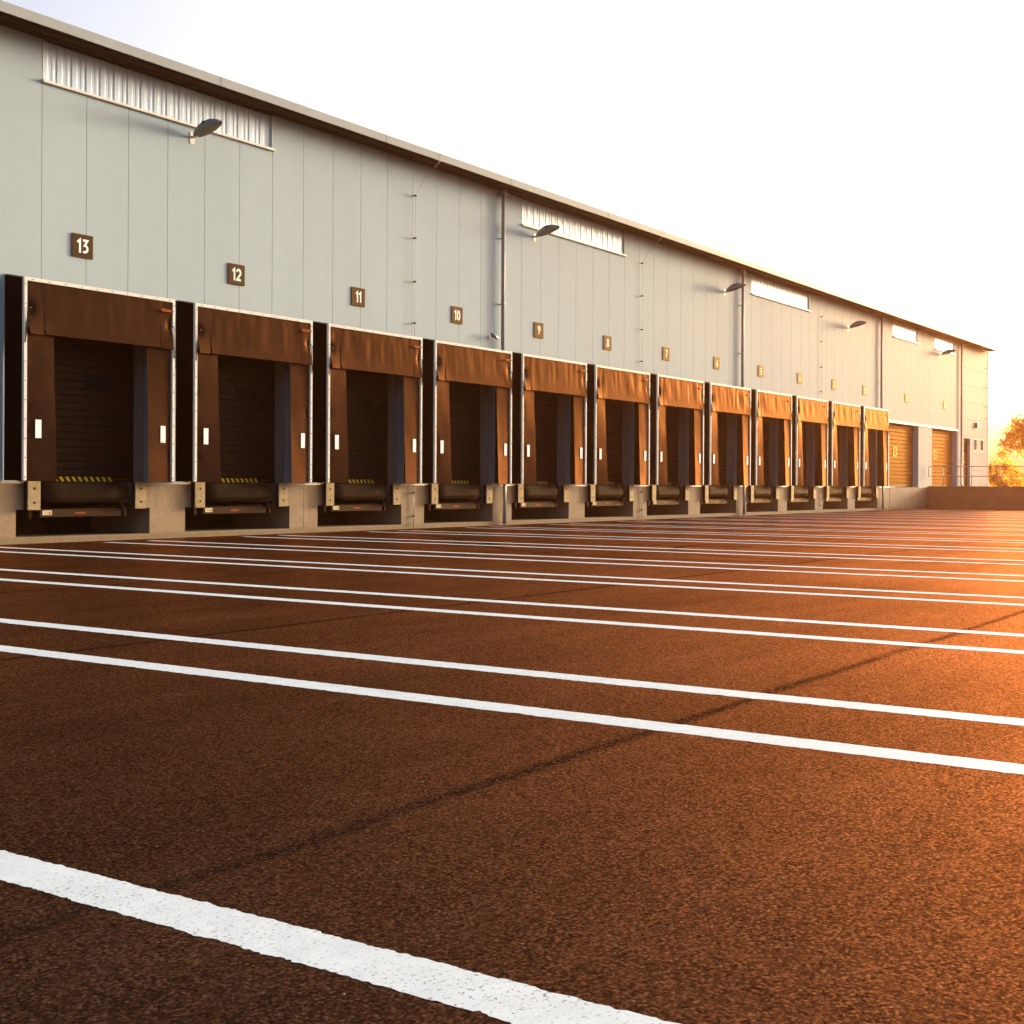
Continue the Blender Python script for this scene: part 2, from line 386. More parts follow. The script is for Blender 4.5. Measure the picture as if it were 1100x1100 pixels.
edges = [PX0 + PW * k for k in range(k0, 61) if XL - 1 < PX0 + PW * k < 85.9]
edges[-1] = 85.9
for a, c in zip(edges, edges[1:]):
    wall_cells(b, a + G, c - G, DOCK, WTOP, HOLES)
    for z0, z1 in ([(4.82, WZ0 - .02)] if any(w[0] - .1 < a < w[1] + .1 for w in WIN) else [(DOCK + .01, WTOP)]):
        if any(h[0] - .02 < a < h[1] + .02 for h in DOORS): z0 = 4.82
        gb.box(a - G - .004, a + G + .004, .014, .2, z0, z1, 'groove')
zs = [DOCK + 1.1 * i for i in range(9)]; zs[-1] = WTOP
for z0, z1 in zip(zs, zs[1:]):
    wall_cells(b, 85.92, XR, z0 + G, z1 - G, FAR)
    gb.box(85.93, 86.74, .012, .2, z1 - G - .003, z1 + G + .003, 'groove')
    gb.box(88.26, 89.14, .012, .2, z1 - G - .003, z1 + G + .003, 'groove')
    gb.box(91.5, XR - .01, .012, .2, z1 - G - .003, z1 + G + .003, 'groove')
    gb.box(89.86, 90.77, .012, .2, z1 - G - .003, z1 + G + .003, 'groove')
# other three sides
b.box(XR - .36, XR - .002, .385, DEPTH, .0, WTOP, 'panel'); b.box(XL, XL + .36, .385, DEPTH, 0, WTOP, 'panel'); b.box(XL + .37, XR - .37, DEPTH - .3, DEPTH - .004, 0, WTOP, 'panel')
# small fixing screws along the hidden purlin
for k in range(-2, 60):
    x = PX0 + PW * k
    if any(w[0] - .2 < x < w[1] + .2 for w in WIN): continue
    for q, z in ((-.12, 9.0), (.12, 8.99)):
        b.tube([(x + q, .002, z), (x + q, -.006, z)], .014, 'groove', 6)
wall = wpart(b, 'wall')
# roof with eave, gutter profile and fascia
EV = -.72
b = MB()
b.box(XL - .3, XR - .0, EV + .05, DEPTH + .3, WTOP + .135, WTOP + .19, 'fascia')
roof = wpart(b, 'roof')
b = MB()
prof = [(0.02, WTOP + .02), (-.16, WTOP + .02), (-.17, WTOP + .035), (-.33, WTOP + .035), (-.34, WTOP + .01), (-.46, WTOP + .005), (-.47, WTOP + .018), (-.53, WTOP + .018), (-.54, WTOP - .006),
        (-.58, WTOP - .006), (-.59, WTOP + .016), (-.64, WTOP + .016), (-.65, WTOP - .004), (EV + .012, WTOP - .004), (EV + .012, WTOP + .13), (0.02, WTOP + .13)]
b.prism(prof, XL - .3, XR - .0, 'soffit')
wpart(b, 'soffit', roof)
b = MB()
xs = [XL - .32]
while xs[-1] < XR + .08: xs.append(min(xs[-1] + 6.0, XR + .09))
for a, c in zip(xs, xs[1:]):
    b.box(a + .006, c - .006, EV - .012, EV + .01, WTOP - .012, WTOP + .2, 'fascia', .004)
    b.box(c - .05, c + .05, EV - .018, EV - .0125, WTOP - .006, WTOP + .195, 'fascia')
wpart(b, 'fascia', roof)
# end wall verge and corner trim
b = MB()
b.box(XR - .12, XR + .03, -.025, -.002, DOCK, WTOP - .01, 'trim'); b.box(XR + .0, XR + .03, -.002, .3, DOCK, WTOP - .01, 'trim')
wpart(b, 'corner_trim')
# strip windows under the eave
for (a, c) in WIN:
    f = MB()
    f.box(a - .04, c + .06, -.07, .1, WZ0 - .075, WZ0 - .03, 'trim', .004)
    f.box(a - .02, c + .03, -.03, .1, WZ0 - .028, WZ0 + .0, 'trim')
    f.box(a, a + .02, .0, .13, WZ0 + .002, WTOP - .02, 'trim'); f.box(c - .02, c, .0, .13, WZ0 + .002, WTOP - .02, 'trim')
    fr = wpart(f, 'strip_window')
    n = max(1, round((c - a - .04) / .375)); w = (c - a - .04) / n
    p = MB(); k = p.mi('glazing'); prof = []
    for i in range(n):
        for t, y in ((0, .05), (.30, .05), (.40, .064), (.58, .064), (.64, .058), (.78, .058), (.84, .064), (.92, .064)):
            prof.append((a + .02 + (i + t) * w, y))
    prof.append((c - .02, .05))
    prev = None
    for x, y in prof:
        v0 = p.bm.verts.new((x, y, WZ0 + .001)); v1 = p.bm.verts.new((x, y, WTOP - .02))
        if prev: p.bm.faces.new([prev[0], v0, v1, prev[1]]).material_index = k
        prev = (v0, v1)
    wpart(p, 'pane', fr, recalc=False)
    q = MB(); q.box(a + .02, c - .02, .37, .378, WZ0 + .001, WTOP - .02, 'inside')
    wpart(q, 'inner_lining', fr)
    x = a + .05
    while x + 1.15 < c:
        z0, z1 = (WTOP - .05, WZ0 + .03) if x < (a + c) / 2 else (WZ0 + .03, WTOP - .05)
        q = MB(); q.tube([(x, .15, z0), (x + .95, .15, z1)], .02, 'brace', 6); x += 1.5
        wpart(q, 'brace', fr)
# lintel drip trim over the two big doors
b = MB(); b.box(70.3, 85.45, -.06, -.002, 4.80, 4.88, 'trim', .004); b.box(70.3, 85.45, -.03, -.002, 4.882, 4.93, 'trim')
wpart(b, 'lintel_trim')
# rain pipes
for x in (34.1, 52.15, 70.2, 85.75):
    b = MB(); yp = -.125
    b.tube([(x, yp, WTOP - .01), (x, yp, 8.0), (x, yp, 5.0), (x, yp, DOCK + .22), (x, yp - .02, DOCK + .16), (x, yp - .085, DOCK + .08), (x, yp - .1, DOCK), (x, yp - .1, .35), (x, yp - .1, .04)], .062, 'pipe', 14)
    b.box(x - .09, x + .09, yp - .10, yp + .08, WTOP - .20, WTOP - .004, 'pipe', .01)
    pp = wpart(b, 'downpipe')
    for z in (8.95, 6.9, 4.9, 2.9):
        q = MB(); q.tube([(x, yp, z - .025), (x, yp, z + .025)], .072, 'galv', 14); q.box(x - .025, x + .025, yp + .062, -.001, z - .018, z + .018, 'galv')
        wpart(q, 'pipe_clamp', pp)
# lightning conductors with their stand-off clips
for x in (29.73, 43.30, 61.5, 91.9):
    b = MB(); top = WTOP + .02
    b.tube([(x + .3, EV + .15, WTOP + .21), (x + .3, EV - .03, WTOP + .18), (x + .28, EV - .02, WTOP - .03), (x + .10, -.28, WTOP - .55), (x, -.075, 9.5), (x, -.075, 7.0), (x, -.075, 4.9)], .006, 'galv', 5)
    w = wpart(b, 'lightning_conductor')
    zz = (9.48, 8.27, 7.03, 5.85) if x < 90 else (9.3, 8.0, 6.7, 5.9)
    for z in zz:
        q = MB(); q.tube([(x, .0, z), (x, -.10, z)], .017, 'beam', 6); q.box(x - .05, x + .03, -.105, -.055, z - .022, z + .022, 'beam', .004)
        wpart(q, 'conductor_clip', w)
for x in (29.62, 43.2, 61.3):
    b = MB(); b.tube([(x, CF - .05, DOCK - .05), (x, CF - .05, .05)], .012, 'galv', 6)
    w = wpart(b, 'earth_rod')
    for z in (1.02, .36):
        q = MB(); q.tube([(x, CF, z), (x, CF - .075, z)], .018, 'beam', 6); q.box(x - .06, x + .03, CF - .085, CF - .045, z - .022, z + .022, 'beam', .004)
        wpart(q, 'conductor_clip', w)
# concrete plinth with a pit at every dock, steel edge along its top
b = MB()
b.box(XL + .01, 71.7, CF, 2.2, -.4, .125, 'concrete', .006)
def pier(lo0, lo1, up0, up1, j=None):
    for z0, z1, a, c in ((.126, .70, lo0, lo1), (.70, DOCK - .045, up0, up1)):
        if j and a < j < c:
            b.box(a, j - .006, CF + (.0 if z0 < .5 else .0), 2.19, z0, z1, 'concrete'); b.box(j + .006, c, CF, 2.19, z0, z1, 'concrete')
        else: b.box(a, c, CF, 2.19, z0, z1, 'concrete')
LO, UP = 1.73, 1.52
for k in range(NB - 1):
    a, c = BAYS[k], BAYS[k + 1]
    pier(a + LO, c - LO, a + UP, c - UP, (a + c) / 2 if k % 2 == 1 else None)
pier(XL + .02, BAYS[0] - LO, XL + .02, BAYS[0] - UP); pier(BAYS[-1] + LO, 71.68, BAYS[-1] + UP, 71.68)
b.box(71.712, 78.55, CF - .004, 2.2, -.4, DOCK - .03, 'concrete', .008)
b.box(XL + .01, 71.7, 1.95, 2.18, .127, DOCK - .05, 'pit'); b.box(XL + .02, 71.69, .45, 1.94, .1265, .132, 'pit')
plinth = wpart(b, 'dock_plinth')
for a, c in [(BAYS[k] + UP, BAYS[k + 1] - UP) for k in range(NB - 1)] + [(XL + .02, BAYS[0] - UP), (BAYS[-1] + UP, 71.68)]:
    b = MB(); b.box(a, c, CF - .012, .6, DOCK - .043, DOCK - .003, 'edge', .004); wpart(b, 'steel_edge', plinth)
for a, c, y in ((71.7, 72.6, -.02), (76.9, 78.5, -.03)):
    b = MB(); b.box(a, c, CF + y, .6, DOCK - .028, DOCK - .003, 'trim'); wpart(b, 'sill_plate', plinth)
# floor slab just inside so nothing is open behind the doors
b = MB(); b.box(XL + .4, XR - .4, .62, 8, DOCK - .04, DOCK - .01, 'concrete')
wpart(b, 'floor_slab')
# sectional dock doors, recessed
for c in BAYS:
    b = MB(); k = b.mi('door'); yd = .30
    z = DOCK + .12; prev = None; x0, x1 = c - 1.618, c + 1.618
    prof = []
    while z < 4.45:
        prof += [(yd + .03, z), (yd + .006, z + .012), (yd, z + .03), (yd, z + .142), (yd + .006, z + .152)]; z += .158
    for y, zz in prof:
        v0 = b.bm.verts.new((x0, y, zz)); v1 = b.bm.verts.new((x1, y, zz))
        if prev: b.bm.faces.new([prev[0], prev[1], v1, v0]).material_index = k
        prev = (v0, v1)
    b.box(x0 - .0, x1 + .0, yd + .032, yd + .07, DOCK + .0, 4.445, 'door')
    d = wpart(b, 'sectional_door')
    q = MB(); k1 = q.mi('hazyellow'); k2 = q.mi('hazblack')
    q.box(x0 + .01, x1 - .01, yd - .006, yd + .03, DOCK + .005, DOCK + .118, 'hazblack')
    xx = c - 1.35
    while xx < c + 1.0:
        q.poly([(xx + .07, yd - .009, DOCK + .012), (xx + .15, yd - .009, DOCK + .012), (xx + .08, yd - .009, DOCK + .112), (xx, yd - .009, DOCK + .112)], 'hazyellow'); xx += .158
    q.box(c + 1.06, c + 1.5, yd - .009, yd - .0065, DOCK + .055, DOCK + .085, 'orangedark')
    wpart(q, 'hazard_strip', d)
    q = MB(); q.box(c + .26, c + .94, yd - .012, yd - .001, 3.28, 3.62, 'hazblack', .01, 2); q.box(c + .31, c + .89, yd - .016, yd - .0125, 3.33, 3.57, 'darkglass')
    wpart(q, 'door_window', d)
    for sx in (-1, 1):
        q = MB(); a0, a1 = sorted((c + sx * 1.6185, c + sx * 1.598)); q.box(a0, a1, -.012, .298, DOCK + .001, 4.44, 'added_jamb_liner'); wpart(q, 'added_jamb_liner', d)  # thin liners added to mute the bluish light on the reveals
# the two large ground-level style doors and the personnel door at the far end
for i, (x0, x1) in enumerate(((71.9, 77.2), (79.87, 85.2))):
    b = MB(); k = b.mi('dooropaque'); prof = []; z = DOCK; yd = .33
    while z < 4.8: prof += [(yd + .02, z), (yd, z + .02), (yd, z + .20), (yd + .02, z + .215)]; z += .22
    prev = None
    for y, zz in prof:
        v0 = b.bm.verts.new((x0, y, zz)); v1 = b.bm.verts.new((x1, y, zz))
        if prev: b.bm.faces.new([prev[0], prev[1], v1, v0]).material_index = k
        prev = (v0, v1)
    d = wpart(b, 'loading_door')
    xs = 73.9 if i == 0 else 81.55
    q = MB(); q.box(xs - .36, xs + .36, yd - .016, yd - .003, 2.95, 3.55, 'brownDoor', .01); q.box(xs - .12, xs + .16, yd - .02, yd - .0165, 3.06, 3.44, 'brownDoor' if i else 'dooropaque')
    wpart(q, 'door_plate', d)
    q = MB(); q.box(x0 + .02, x1 - .02, yd - .004, yd + .03, DOCK + .004, DOCK + .1, 'beam')
    wpart(q, 'bottom_seal', d)
b = MB(); b.box(86.752, 88.248, .22, .27, DOCK, 4.415, 'brownDoor')
b.box(86.752, 86.85, .16, .219, DOCK, 4.415, 'sign'); b.box(88.15, 88.248, .16, .219, DOCK, 4.415, 'sign')
d = wpart(b, 'personnel_door')
q = MB(); q.box(87.0, 88.0, .205, .2195, 3.55, 4.2, 'darkglass'); wpart(q, 'door_window', d)
q = MB(); q.box(86.95, 87.6, .16, .19, 2.86, 2.93, 'hazyellow', .01); q.box(86.98, 87.02, .185, .2195, 2.87, 2.92, 'galv'); q.box(87.54, 87.58, .185, .2195, 2.87, 2.92, 'galv'); wpart(q, 'handle', d)  # yellow on the handle stands for warm light falling on it
for x0, x1 in ((89.15, 89.85), (90.78, 91.48)):
    b = MB()
    for a, c, z0, z1 in ((x0 - .05, x1 + .05, 3.66, 3.72), (x0 - .05, x1 + .05, 4.42, 4.48), (x0 - .05, x0, 3.722, 4.418), (x1, x1 + .05, 3.722, 4.418)):
        b.box(a, c, -.02, -.002, z0, z1, 'trim')
    d = wpart(b, 'narrow_window'); q = MB(); q.box(x0 + .002, x1 - .002, .14, .16, 3.722, 4.418, 'brownDoor'); wpart(q, 'pane', d)

# ------------------------------------------------------------------ dock shelters
SY = -.62; HW = 1.955; SB = 1.295; ST = 5.36; HB = 4.25
NAME = {13: 'thirteen', 12: 'twelve', 11: 'eleven', 10: 'ten', 9: 'nine', 8: 'eight', 7: 'seven', 6: 'six', 5: 'five', 4: 'four', 3: 'three', 2: 'two'}
def dent(x, z, x0, z0, r, a):
    d = math.hypot(x - x0, z - z0); return a * math.exp(-(d / r) ** 2)
def shelter(c, num, seed):
    t = thing('dock_shelter', 'brown-black curtained dock shelter with white edging directly below number %d' % num, 'dock shelter', (c, 0, DOCK), 'dock shelters along the warehouse wall')
    rng = random.Random(seed)
    def fin(b, name, parent=t, **kw):
        o = b.build(name, parent, **kw)
        if parent is t: o.location = (0, 0, -DOCK)
        return o
    N = lambda x, y, z: noise.noise(Vector((x, y, z + seed * 13.7)))
    # fabric sides and sloped top, their shade put into a near-black colour
    for s in (-1, 1):
        b = MB(); x = s * (HW - .012)
        def f(u, v, x=x, s=s):
            y = SY + .02 + u * (-SY - .03); zt = ST - .03 + .125 * u
            z = SB + v * (zt - SB)
            return (x + s * (-.012 * math.sin(math.pi * u) * (.5 + N(2, y * 3, z * 1.3))), y, z)
        b.sheet(f, 6, 18, 'shadedfab'); fin(b, 'side_curtain', solid=.006)
    b = MB(); b.sheet(lambda u, v: (-HW + .02 + u * (2 * HW - .04), SY + .02 + v * (-SY - .03), ST - .012 + .122 * v - .01 * math.sin(math.pi * v)), 8, 4, 'shadedfab'); fin(b, 'top_cover', solid=.006)
    # side flaps
    for s in (-1, 1):
        b = MB(); lean = .10 + .02 * rng.random(); ph = rng.random() * 9
        marks = [rng.uniform(1.7, 3.9) for _ in range(4)]
        def f(u, v, s=s):
            z = SB - .015 + v * (HB + .12 - SB)
            w = .745 + .03 * (1 - v)
            x = s * (HW - .085 - u * (w - .085) + .0)
            y = SY + .012 - u * (-.03 + lean * (1 - v))
            y -= .012 * u * N(1.1 * s, z * 1.2 + ph, u * 1.2)
            y += .005 * N(x * 2.2, z * 2.1, 3 + s)
            for q, zm in enumerate(marks): y += dent(x, z, s * (HW - .11), zm, .085, .013)
            return (x, y, z)
        b.sheet(f, 16, 64, 'fabric'); fl = fin(b, 'side_flap', solid=.003)
        q = MB()
        p0 = Vector(f(.39 if s < 0 else .36, (2.33 - SB) / (HB - SB)))
        q.box(p0.x - .072, p0.x + .072, p0.y - .022, p0.y - .016, 2.15, 2.52, 'reflect', .002)
        fin(q, 'reflective_strip', fl)
    # header flap: left corner, middle, right corner
    cuts = ((-HW + .085, -HW + .478), (-HW + .478, HW - .432), (HW - .432, HW - .085))
    b = MB(); hb = HB + .0
    for i, (x0, x1) in enumerate(cuts):
        amp = rng.uniform(.75, 1.25)
        def f(u, v, i=i, x0=x0, x1=x1):
            gp = .03 * max(0, v - .4)
            x = x0 + (gp if i else 0) + u * (x1 - x0 - (gp if i < 2 else 0)); z = hb + (1 - v) * (ST - .075 - hb) - (.015 * v if i != 1 else 0)
            loose = v ** 1.2
            y = SY - .012 - .035 * loose
            y -= amp * .017 * (math.sin(math.pi * min(1, v * 1.15))) * (N(x * 2.3, z * .55, 1) + .5 * N(x * 5.5, z * .9, 5))
            y -= amp * .009 * N(x * 6.5, z * 1.1, 8) * math.exp(-v * 2.0)
            if i == 0:
                y -= .04 * loose * max(0, (v - .45)) * (1 - u) * 1.6
                y += dent(x, z, -HW + .10, 4.74, .12, .06)
                if v > .55: x += .028 * (v - .55) * (1 - u) * 2.2
            if i == 2:
                y -= .015 * loose * u
                y += dent(x, z, HW - .10, 4.74, .13, .055)
            if i == 1: y -= .022 * max(0, v - .4) * (1 - min(1, u * 9)) ** 2
            return (x, y, z)
        b.sheet(f, 50 if i == 1 else 12, 30, 'fabric')
    hd = fin(b, 'header_flap', solid=.003)
    q = MB(); x0, x1 = HW - .43, HW - .09
    q.box(x0, x1, SY - .085, SY - .078, 5.055, 5.108, 'orange', .002)
    xx = x0 + .025
    while xx < x1 - .03:
        wd = rng.uniform(.014, .024); q.box(xx, xx + wd, SY - .088, SY - .0855, 5.068, 5.095, 'orangedark'); xx += wd + .012
    fin(q, 'maker_label', hd)
    # pale aluminium edging with dark bolts
    b = MB(); W = .072
    for s in (-1, 1):
        xa, xb = sorted((s * HW, s * (HW - W)))
        b.box(xa, xb, SY - .035, SY + .03, SB, ST - W - .001, 'trim', .004)
        for i in range(11):
            z = SB + .07 + i * .385
            if z < ST - .1: b.tube([(s * (HW - W / 2), SY - .034, z), (s * (HW - W / 2), SY - .041, z)], .011, 'beam', 8)
    b.box(-HW, HW, SY - .035, SY + .03, ST - W, ST, 'trim', .004)
    for i in range(10): b.tube([(-HW + .2 + i * .395, SY - .034, ST - W / 2), (-HW + .2 + i * .395, SY - .041, ST - W / 2)], .011, 'beam', 8)
    fin(b, 'edge_frame')
    # black elastic cords at the header's corners
    for s in (-1, 1):
        b = MB()
        x = s * (HW - .10)
        b.tube([(s * (HW - .15), SY - .06, 4.755), (x, SY - .075, 4.75), (s * (HW - .06), SY - .065, 4.72), (s * (HW - .052), SY - .052, 4.45), (s * (HW - .035), SY - .05, 4.2), (s * (HW - .015), SY - .05, 4.05)], .012, 'cord', 6)
        fin(b, 'elastic_cord')
    return t
for k, c in enumerate(BAYS): shelter(c, NUM[k], k + 1)

# ------------------------------------------------------------------ dock levellers and bumpers
def leveller():
    t = thing('dock_leveller', '', 'dock leveller', (BAYS[0], 0, DOCK))
    def fin(b, name, parent=t):
        o = b.build(name, parent)
        if parent is t: o.location = (0, 0, -DOCK)
        return o
    b = MB(); b.box(-1.2, 1.2, .02, 1.94, DOCK - .16, DOCK - .004, 'steel', .006)
    for x in (-.8, 0, .8): b.box(x - .05, x + .05, .1, 1.9, DOCK - .30, DOCK - .162, 'steel')
    fin(b, 'platform')
    b = MB(); k = b.mi('steel')
    def f(u, v):
        x = -1.19 + u * 2.38; a = v
        z = DOCK - .012 - .43 * a; y = .0 - .055 * math.sin(min(1, a * 2.2) * math.pi / 2) + (.06 * max(0, a - .78) / .22)
        return (x, y, z)
    b.sheet(f, 4, 14, 'steel'); o = fin(b, 'lip')
    md = o.modifiers.new('thickness', 'SOLIDIFY'); md.thickness = .02; md.offset = 1
    b = MB(); b.box(-1.06, 1.02, -.02, .06, .53, .70, 'beam', .006); b.box(-1.3, -1.22, .02, .1, .5, 1.05, 'steel', .004); b.box(1.14, 1.2, .0, .08, .53, .72, 'beam', .004); b.box(-1.06, 1.02, -.035, -.021, .685, .70, 'beam')
    sb = fin(b, 'lip_support_beam')
    b = MB(); b.tube([(1.0, .03, .72), (1.14, .03, .72)], .055, 'steel', 12); b.box(1.02, 1.12, -.05, -.021, .64, .80, 'rubber', .012, 2); fin(b, 'beam_end_stop', sb)
    b = MB(); b.box(-1.0, -.77, -.028, -.0215, .575, .672, 'sticker', .002)
    for z in (.595, .618, .642): b.box(-.975, -.86, -.0295, -.0285, z, z + .010, 'ink')
    b.box(-.85, -.79, -.0295, -.0285, .59, .655, 'ink')
    fin(b, 'pale_sticker', sb)
    b = MB(); b.box(-.20, .10, -.026, -.0215, .585, .635, 'orangedark', .002)
    x = -.18
    for w in (.03, .022, .03, .02, .03, .026, .03): b.box(x, x + w, -.0285, -.0265, .597, .623, 'orange'); x += w + .009
    fin(b, 'maker_label', sb)
    for s in (-1, 1):
        b = MB(); b.box(s * 1.21 - .012, s * 1.21 + .012, -.01, 1.5, .74, DOCK - .01, 'hazblack'); fin(b, 'toe_guard')
    return t
def bumper():
    t = thing('dock_bumper', '', 'bumper', (0, CF, .69))
    b = MB(); b.box(-.155, .155, -.118, -.004, .015, .575, 'rubber', .006); fo = b.build('rubber_block', t)
    b = MB(); b.box(-.152, .152, -.142, -.12, .0, .59, 'bumperface', .006, 2); b.build('face_plate', t)
    for z in (.15, .44):
        b = MB()
        b.tube([(.005, -.1425, z), (.005, -.1445, z)], .028, 'hazblack', 12)
        b.build('bolt', t)
    return t
l0 = leveller(); b0 = bumper()
for k, c in enumerate(BAYS):
    l = l0 if k == 0 else copy_tree(l0)
    l.location = (c - .04, 0, DOCK); l['label'] = 'dark steel dock leveller with hanging lip in the pit below shelter %d' % NUM[k]; l['group'] = 'dock levellers'
    for s, side in ((-1.40, 'left'), (1.355, 'right')):
        o = b0 if (k == 0 and s < 0) else copy_tree(b0)
        o.location = (c + s, CF, .69); o['label'] = 'scuffed cream steel faced bumper at the %s of the pit below shelter %d' % (side, NUM[k]); o['group'] = 'dock bumpers'

# ------------------------------------------------------------------ number signs
def arc(cx, cy, rx, ry, a0, a1, n=14):
    return [(cx + rx * math.cos(R(a0 + (a1 - a0) * i / n)), cy + ry * math.sin(R(a0 + (a1 - a0) * i / n))) for i in range(n + 1)]
DIG = {  # plain traffic-style digits as pen strokes, unit height, pen 0.17 wide
    '1': (.34, [[(.02, .74), (.24, .915), (.24, .0)]]), '2': (.56, [arc(.28, .66, .20, .255, 165, -30) + [(.09, .085), (.52, .085)]]),
    '3': (.54, [[(.06, .915), (.44, .915), (.22, .56)] + arc(.22, .325, .235, .24, 80, -125)]), '4': (.60, [[(.36, .98), (.07, .29), (.57, .29)], [(.42, .52), (.42, 0)]]),
    '5': (.54, [[(.46, .915), (.12, .915), (.10, .50)] + arc(.22, .33, .235, .245, 100, -125)]), '6': (.56, [[(.40, .95), (.11, .42)], arc(.28, .29, .20, .205, 0, 360, 24)]),
    '7': (.54, [[(.04, .915), (.48, .915), (.18, 0)]]), '8': (.56, [arc(.28, .27, .205, .185, 0, 360, 24), arc(.28, .72, .175, .195, 0, 360, 24)]),
    '9': (.56, [[(.16, .05), (.45, .58)], arc(.28, .71, .20, .205, 0, 360, 24)]), '0': (.56, [arc(.28, .5, .195, .415, 0, 360, 30)])}
def text_mesh(txt, H):
    """one mesh of mitred pen strokes, 4 mm thick, facing -Y when turned upright"""
    bm = bmesh.new(); off = 0; P = .085
    for ch in txt:
        w, strokes = DIG[ch]
        for st in strokes:
            pts = [Vector((x + off, y)) for x, y in st]
            closed = (pts[0] - pts[-1]).length < 1e-4
            if closed: pts = pts[:-1]
            n = len(pts); L = []
            for i, p in enumerate(pts):
                a = pts[i - 1] if (i or closed) else None; c = pts[(i + 1) % n] if (i < n - 1 or closed) else None
                d1 = (p - a).normalized() if a is not None else None; d2 = (c - p).normalized() if c is not None else None
                d1 = d1 or d2; d2 = d2 or d1
                m = Vector((-(d1.y + d2.y), d1.x + d2.x)).normalized(); k = P / max(.45, m.dot(Vector((-d1.y, d1.x))))
                L.append((p + m * k, p - m * k))
            rows = [[bm.verts.new((q.x, q.y, z)) for z in (0, .012) for q in pr] for pr in L]
            rng_ = range(n if closed else n - 1)
            for i in rng_:
                A, B = rows[i], rows[(i + 1) % n]
                for f in ((A[2], A[3], B[3], B[2]), (A[0], B[0], B[1], A[1]), (A[0], A[2], B[2], B[0]), (A[1], B[1], B[3], A[3])): bm.faces.new(f)
            if not closed:
                for A in (rows[0], rows[-1]): bm.faces.new((A[0], A[1], A[3], A[2]))
        off += w + .09
    off -= .09
    for v in bm.verts: v.co = Vector(((v.co.x - off / 2) * H, (v.co.y - .5) * H, v.co.z * H))
    bmesh.ops.recalc_face_normals(bm, faces=bm.faces)
    me = bpy.data.meshes.new('numeral'); bm.to_mesh(me); bm.free(); me.materials.append(M['numeral'])
    return me
for k in range(NB + 2):
    x = 18.335 + PITCH * k if k < NB else (74.88, 82.4)[k - NB]; n = 13 - k
    t = thing('dock_number_sign', ('square brown sign with the white number %d on the wall above its dock' % n) if n > 1 else ('square brown sign with the white number 1 above the first loading door' if n == 1 else 'narrow looking brown sign above the loading door nearest the building corner'), 'number sign', (x, 0, 6.06), 'dock number signs')
    b = MB(); b.box(-.272, .272, -.028, -.010, 0, .50, 'sign', .003)
    for sx in (-.2, .2): b.box(sx - .02, sx + .02, -.0095, 0, .05, .45, 'galv')
    b.build('plate', t)
    o = bpy.data.objects.new('numeral', text_mesh(str(n), .30)); COL.objects.link(o); o.parent = t
    o.rotation_euler = (R(90), 0, 0); o.location = (0, -.0285, .25)

# ------------------------------------------------------------------ wall lamps
def lamp():
    t = thing('wall_lamp', '', 'wall lamp', (0, 0, 9.2))
    b = MB(); b.box(-.075, .075, -.012, 0, -.06, .22, 'trim', .004); b.build('bracket', t)
    b = MB(); b.tube([(0, -.012, .10), (0, -.10, .105), (0, -.20, .13), (0, -.30, .165)], .03, 'galv', 10); b.build('arm', t)
    ax = Vector((0, -math.cos(R(14)), math.sin(R(14)))); up = Vector((0, math.sin(R(14)), math.cos(R(14)))); o0 = Vector((0, -.14, .10))
    def prof(u):
        w = .175 * (math.sin(math.pi * (.10 + .86 * u ** .85)) ** .62)
        h = .225 * (math.sin(math.pi * min(1, .13 + .80 * u)) ** .8)
        return w, h
    L = .82
    b = MB()
    def f(u, v):
        w, h = prof(u); a = math.pi * v
        p = o0 + ax * (L * u) + Vector((1, 0, 0)) * (-w * math.cos(a)) + up * (h * math.sin(a) ** .9 if 0 < v < 1 else 0)
        return p
    b.sheet(f, 22, 12, 'lampgrey')
    b.build('housing', t, solid=.012)
    b = MB()
    def f2(u, v):
        w, h = prof(u); a = (v - .5) * 2
        return o0 + ax * (L * u) + Vector((1, 0, 0)) * (w * .97 * a) - up * (.03 * (1 - a * a) * math.sin(math.pi * u) + .002)
    b.sheet(f2, 22, 8, 'lampunder'); b.build('lens', t)
    b = MB(); c = o0 + ax * .46 + up * .22 ; b.box(-.175, -.145, c.y - .03, c.y + .03, c.z - .10, c.z - .06, 'hazblack', .004); b.build('latch', t)
    return t
la0 = lamp()
LAMPS = [(21.42, 'leftmost grey wall lamp, fixed beneath the first long strip window above dock 12'), (36.07, 'grey wall lamp under the left end of the second strip window, beside the first downpipe'),
         (50.56, 'grey wall lamp just left of the second downpipe, away from any window'), (65.34, 'grey wall lamp on bare cladding left of the third downpipe'), (81.5, 'farthest grey wall lamp, below the small strip window near the building corner')]
for i, (x, lb) in enumerate(LAMPS):
    o = la0 if i == 0 else copy_tree(la0)
    o.location = (x, 0, 9.22); o['label'] = lb; o['group'] = 'wall lamps under the eave'
# small square light by the far corner and a hook bracket beside the first downpipe
t = thing('bulkhead_light', 'small grey box light on the wall above the narrow windows by the corner', 'wall light', (89.55, 0, 5.2))
b = MB(); b.box(-.13, .13, -.18, 0, 0, .32, 'lampgrey', .02, 2); b.build('housing', t)
b = MB(); b.box(-.10, .10, -.17, -.02, -.012, -.001, 'lampunder'); b.build('lens', t)
t = thing('wall_camera', 'little grey camera bracket on the wall beside the first downpipe', 'camera', (33.55, 0, 5.82))
b = MB(); b.box(-.05, .05, -.02, 0, -.07, .07, 'trim', .004); b.build('base_plate', t)
b = MB(); b.tube([(0, -.02, 0), (0, -.12, .0), (.03, -.16, .02)], .018, 'galv', 8); b.build('arm', t)
b = MB(); b.tube([(.16, -.19, -.03), (-.02, -.17, .045), (-.12, -.155, .07)], [.05, .055, .045], 'lampgrey', 12); b.build('housing', t)

